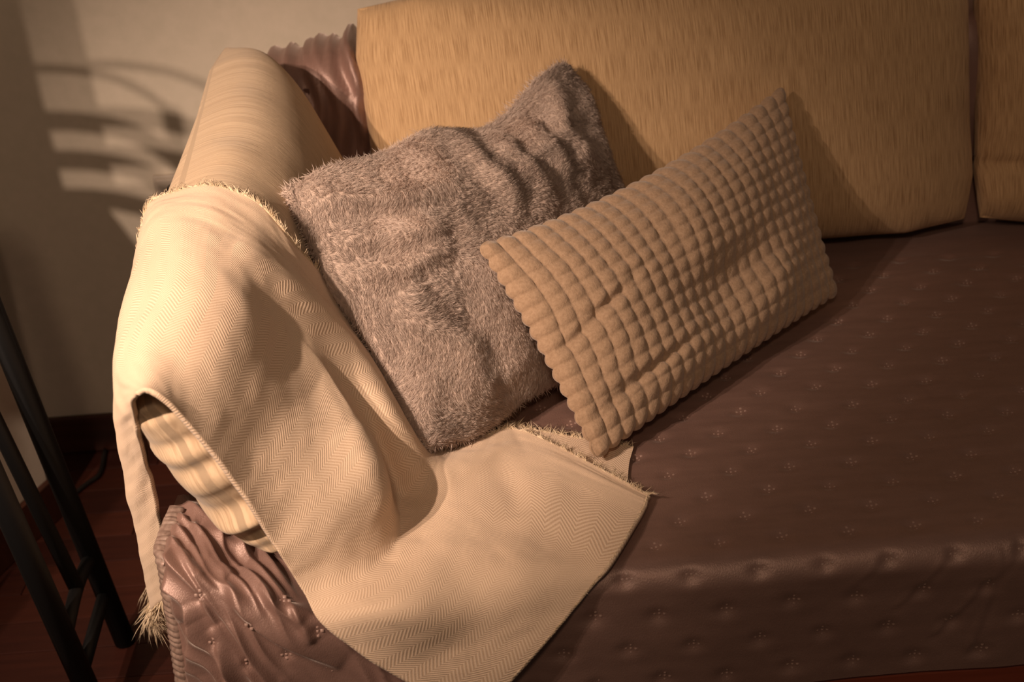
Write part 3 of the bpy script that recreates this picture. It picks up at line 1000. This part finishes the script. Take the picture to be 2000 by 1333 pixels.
# ------------------------------------------------------------------ black metal chair at the left
chair = empty('metal_chair', (-0.75, 0.2, 0))
tag(chair, 'black tubular metal chair standing left of the sofa', 'chair')
foot = onz(245, 1255, 0.0)
topA = ony(-2, 640, 0.285)
dA = (topA - foot) / topA[2]
legA = [foot, foot + dA * 0.80]
tube('leg', legA, 0.0145, M['black'], chair, 16)
pB0, pB1 = ony(0, 965, 0.145), ony(163, 1330, 0.155)
dB = (pB0 - pB1) / (pB0[2] - pB1[2])
footB = pB1 - dB * pB1[2]
tube('leg', [footB, footB + dB * 0.80], 0.0155, M['black'], chair, 16)
pT0, pT1 = ony(0, 842, 0.235), ony(150, 1150, 0.235)
dT = (pT0 - pT1) / (pT0[2] - pT1[2])
tube('support_bar', [pT1, pT1 + dT * (0.80 - pT1[2])], 0.010, M['black'], chair, 12)
atA = lambda z: foot + dA * z
atB = lambda z: footB + dB * z


def zfor(fn, px, py):
    best = min((abs((lambda q: 1000 + F * ((q - CAM) @ RT) / ((q - CAM) @ FW))(fn(z)) - px) + abs((lambda q: 666.5 - F * ((q - CAM) @ UP) / ((q - CAM) @ FW))(fn(z)) - py), z) for z in np.linspace(0, .7, 281))
    return best[1]


tube('rung', [atA(zfor(atA, 178, 1085)), pT1, atB(zfor(atB, 140, 1250))], 0.009, M['black'], chair, 12, samples=14)
tube('rung', [atA(zfor(atA, 200, 1155)), atB(zfor(atB, 172, 1320))], 0.009, M['black'], chair, 12)
for (x, y) in ((-0.845, 0.30), (-0.90, 0.02)):
    tube('leg', [(x, y, 0), (x + 0.02, y - 0.01, 0.80)], 0.0145, M['black'], chair, 16)
o = [(-0.735, 0.345), (-0.68, 0.02), (-1.0, -0.01), (-0.872, 0.33)]
mesh_obj('seat', [(*q, z) for z in (0.797, 0.815) for q in o], [[0, 1, 2, 3], [7, 6, 5, 4]] + [[k, k + 4, (k + 1) % 4 + 4, (k + 1) % 4] for k in range(4)], M['black'], chair, smooth=False)
# backrest: an upright panel and curved slats
L1, L2 = np.array(BULBS[0][0]), np.array(BULBS[1][0])


def from_wall(X, Z, y, Lp):
    w_ = np.array([X, WALL_Y, Z])
    return Lp + (w_ - Lp) * (y - Lp[1]) / (WALL_Y - Lp[1])


ends = [foot + dA * 0.80]
for zw, rs in ((0.475, .0098), (0.54, .0098), (0.605, .0098), (0.690, .004)):
    pts = [from_wall(X, Z, y, (L1 + L2) / 2) for X, Z, y in ((-.80, zw + .004, .300), (-.70, zw + .002, .300), (-.62, zw - .004, .290), (-.55, zw - .02, .265), (-.50, zw - .045, .235), (-.45, zw - .085, .19))]
    tube('back_slat', pts, rs, M['black'], chair, 12, samples=30)
    ends.append(pts[-1])
tube('back_post', ends, 0.010, M['black'], chair, 12, samples=30)
for q, e_ in ((foot + dA * 0.795, (-0.712, 0.27, 0.805)), (footB + dB * 0.795, (-0.690, 0.08, 0.805))):
    tube('seat_rail', [q, e_], 0.009, M['black'], chair, 12)
e1 = from_wall(-.66, .5, .31, (L1 + L2) / 2)[0]
box('back_panel', -0.87, e1, 0.302, 0.318, 0.80, 1.12, M['black'], chair, 0.003)

# ------------------------------------------------------------------ cables on the floor
o = tube('white_cable', [onz(*q, 0.004) for q in ((98, 945), (99, 975), (95, 1005), (85, 1030), (48, 1040), (20, 1045))], 0.003, M['cable'], None, 10, samples=40)
tag(o, 'thin pale cable lying on the floor by the side wall', 'cable')
o = tube('black_cable', [onz(*q, 0.005) for q in ((205, 880), (195, 925), (170, 945), (145, 965), (120, 985))], 0.004, M['plug'], None, 10, samples=40)
tag(o, 'black cable curving over the floor below the back wall', 'cable')

# ------------------------------------------------------------------ lamp (out of frame, left of the camera)
lamp = empty('floor_lamp', (-1.04, -0.96, 0))
tag(lamp, 'two-bulb floor lamp lighting the sofa from the left', 'lamp')
tube('lamp_base', [(-1.04, -0.96, 0.001), (-1.04, -0.96, 0.02), (-1.04, -0.96, 0.03)], [0.13, 0.13, 0.02], M['black'], lamp, 32)
tube('lamp_pole', [(-1.04, -0.96, 0.02), (-1.04, -0.96, 1.40)], 0.011, M['black'], lamp, 14)
for (p, w) in BULBS:
    tube('lamp_arm', [(-1.04, -0.96, 1.38), (p[0], p[1], p[2] - 0.075)], 0.006, M['black'], lamp, 10)
    tube('bulb_socket', [(p[0], p[1], p[2] - 0.09), (p[0], p[1], p[2] - 0.035)], 0.014, M['black'], lamp, 14)
    ld = bpy.data.lights.new('bulb_light', 'SPOT'); ld.energy = w; ld.spot_size = math.radians(47); ld.spot_blend = 1.0; ld.color = LAMP_COLOUR; ld.shadow_soft_size = 0.017
    lo = bpy.data.objects.new('bulb_light', ld); COL.objects.link(lo); lo.location = p
    lo.rotation_euler = (Vector(AIM) - Vector(p)).to_track_quat('-Z', 'Y').to_euler()
    setparent(lo, lamp)

cl = empty('fill_lamp', FILL_LAMP[0])  # invented fixture, added out of view as soft frontal fill
tag(cl, 'unseen fill lamp added in front of the sofa to soften shadows', 'lamp')
px_, py_, pz_ = FILL_LAMP[0]
tube('fill_lamp_cord', [(px_, py_, pz_ + 0.16), (px_, py_, 2.6)], 0.004, M['black'], cl, 8)
tube('fill_lamp_cap', [(px_, py_, pz_ + 0.12), (px_, py_, pz_ + 0.15), (px_, py_, pz_ + 0.17)], [0.14, 0.10, 0.01], M['black'], cl, 28)
ld = bpy.data.lights.new('fill_light', 'POINT'); ld.energy = FILL_LAMP[1]; ld.color = (1.0, 0.69, 0.46); ld.shadow_soft_size = 0.13
lo = bpy.data.objects.new('fill_light', ld); COL.objects.link(lo); lo.location = FILL_LAMP[0]
setparent(lo, cl)
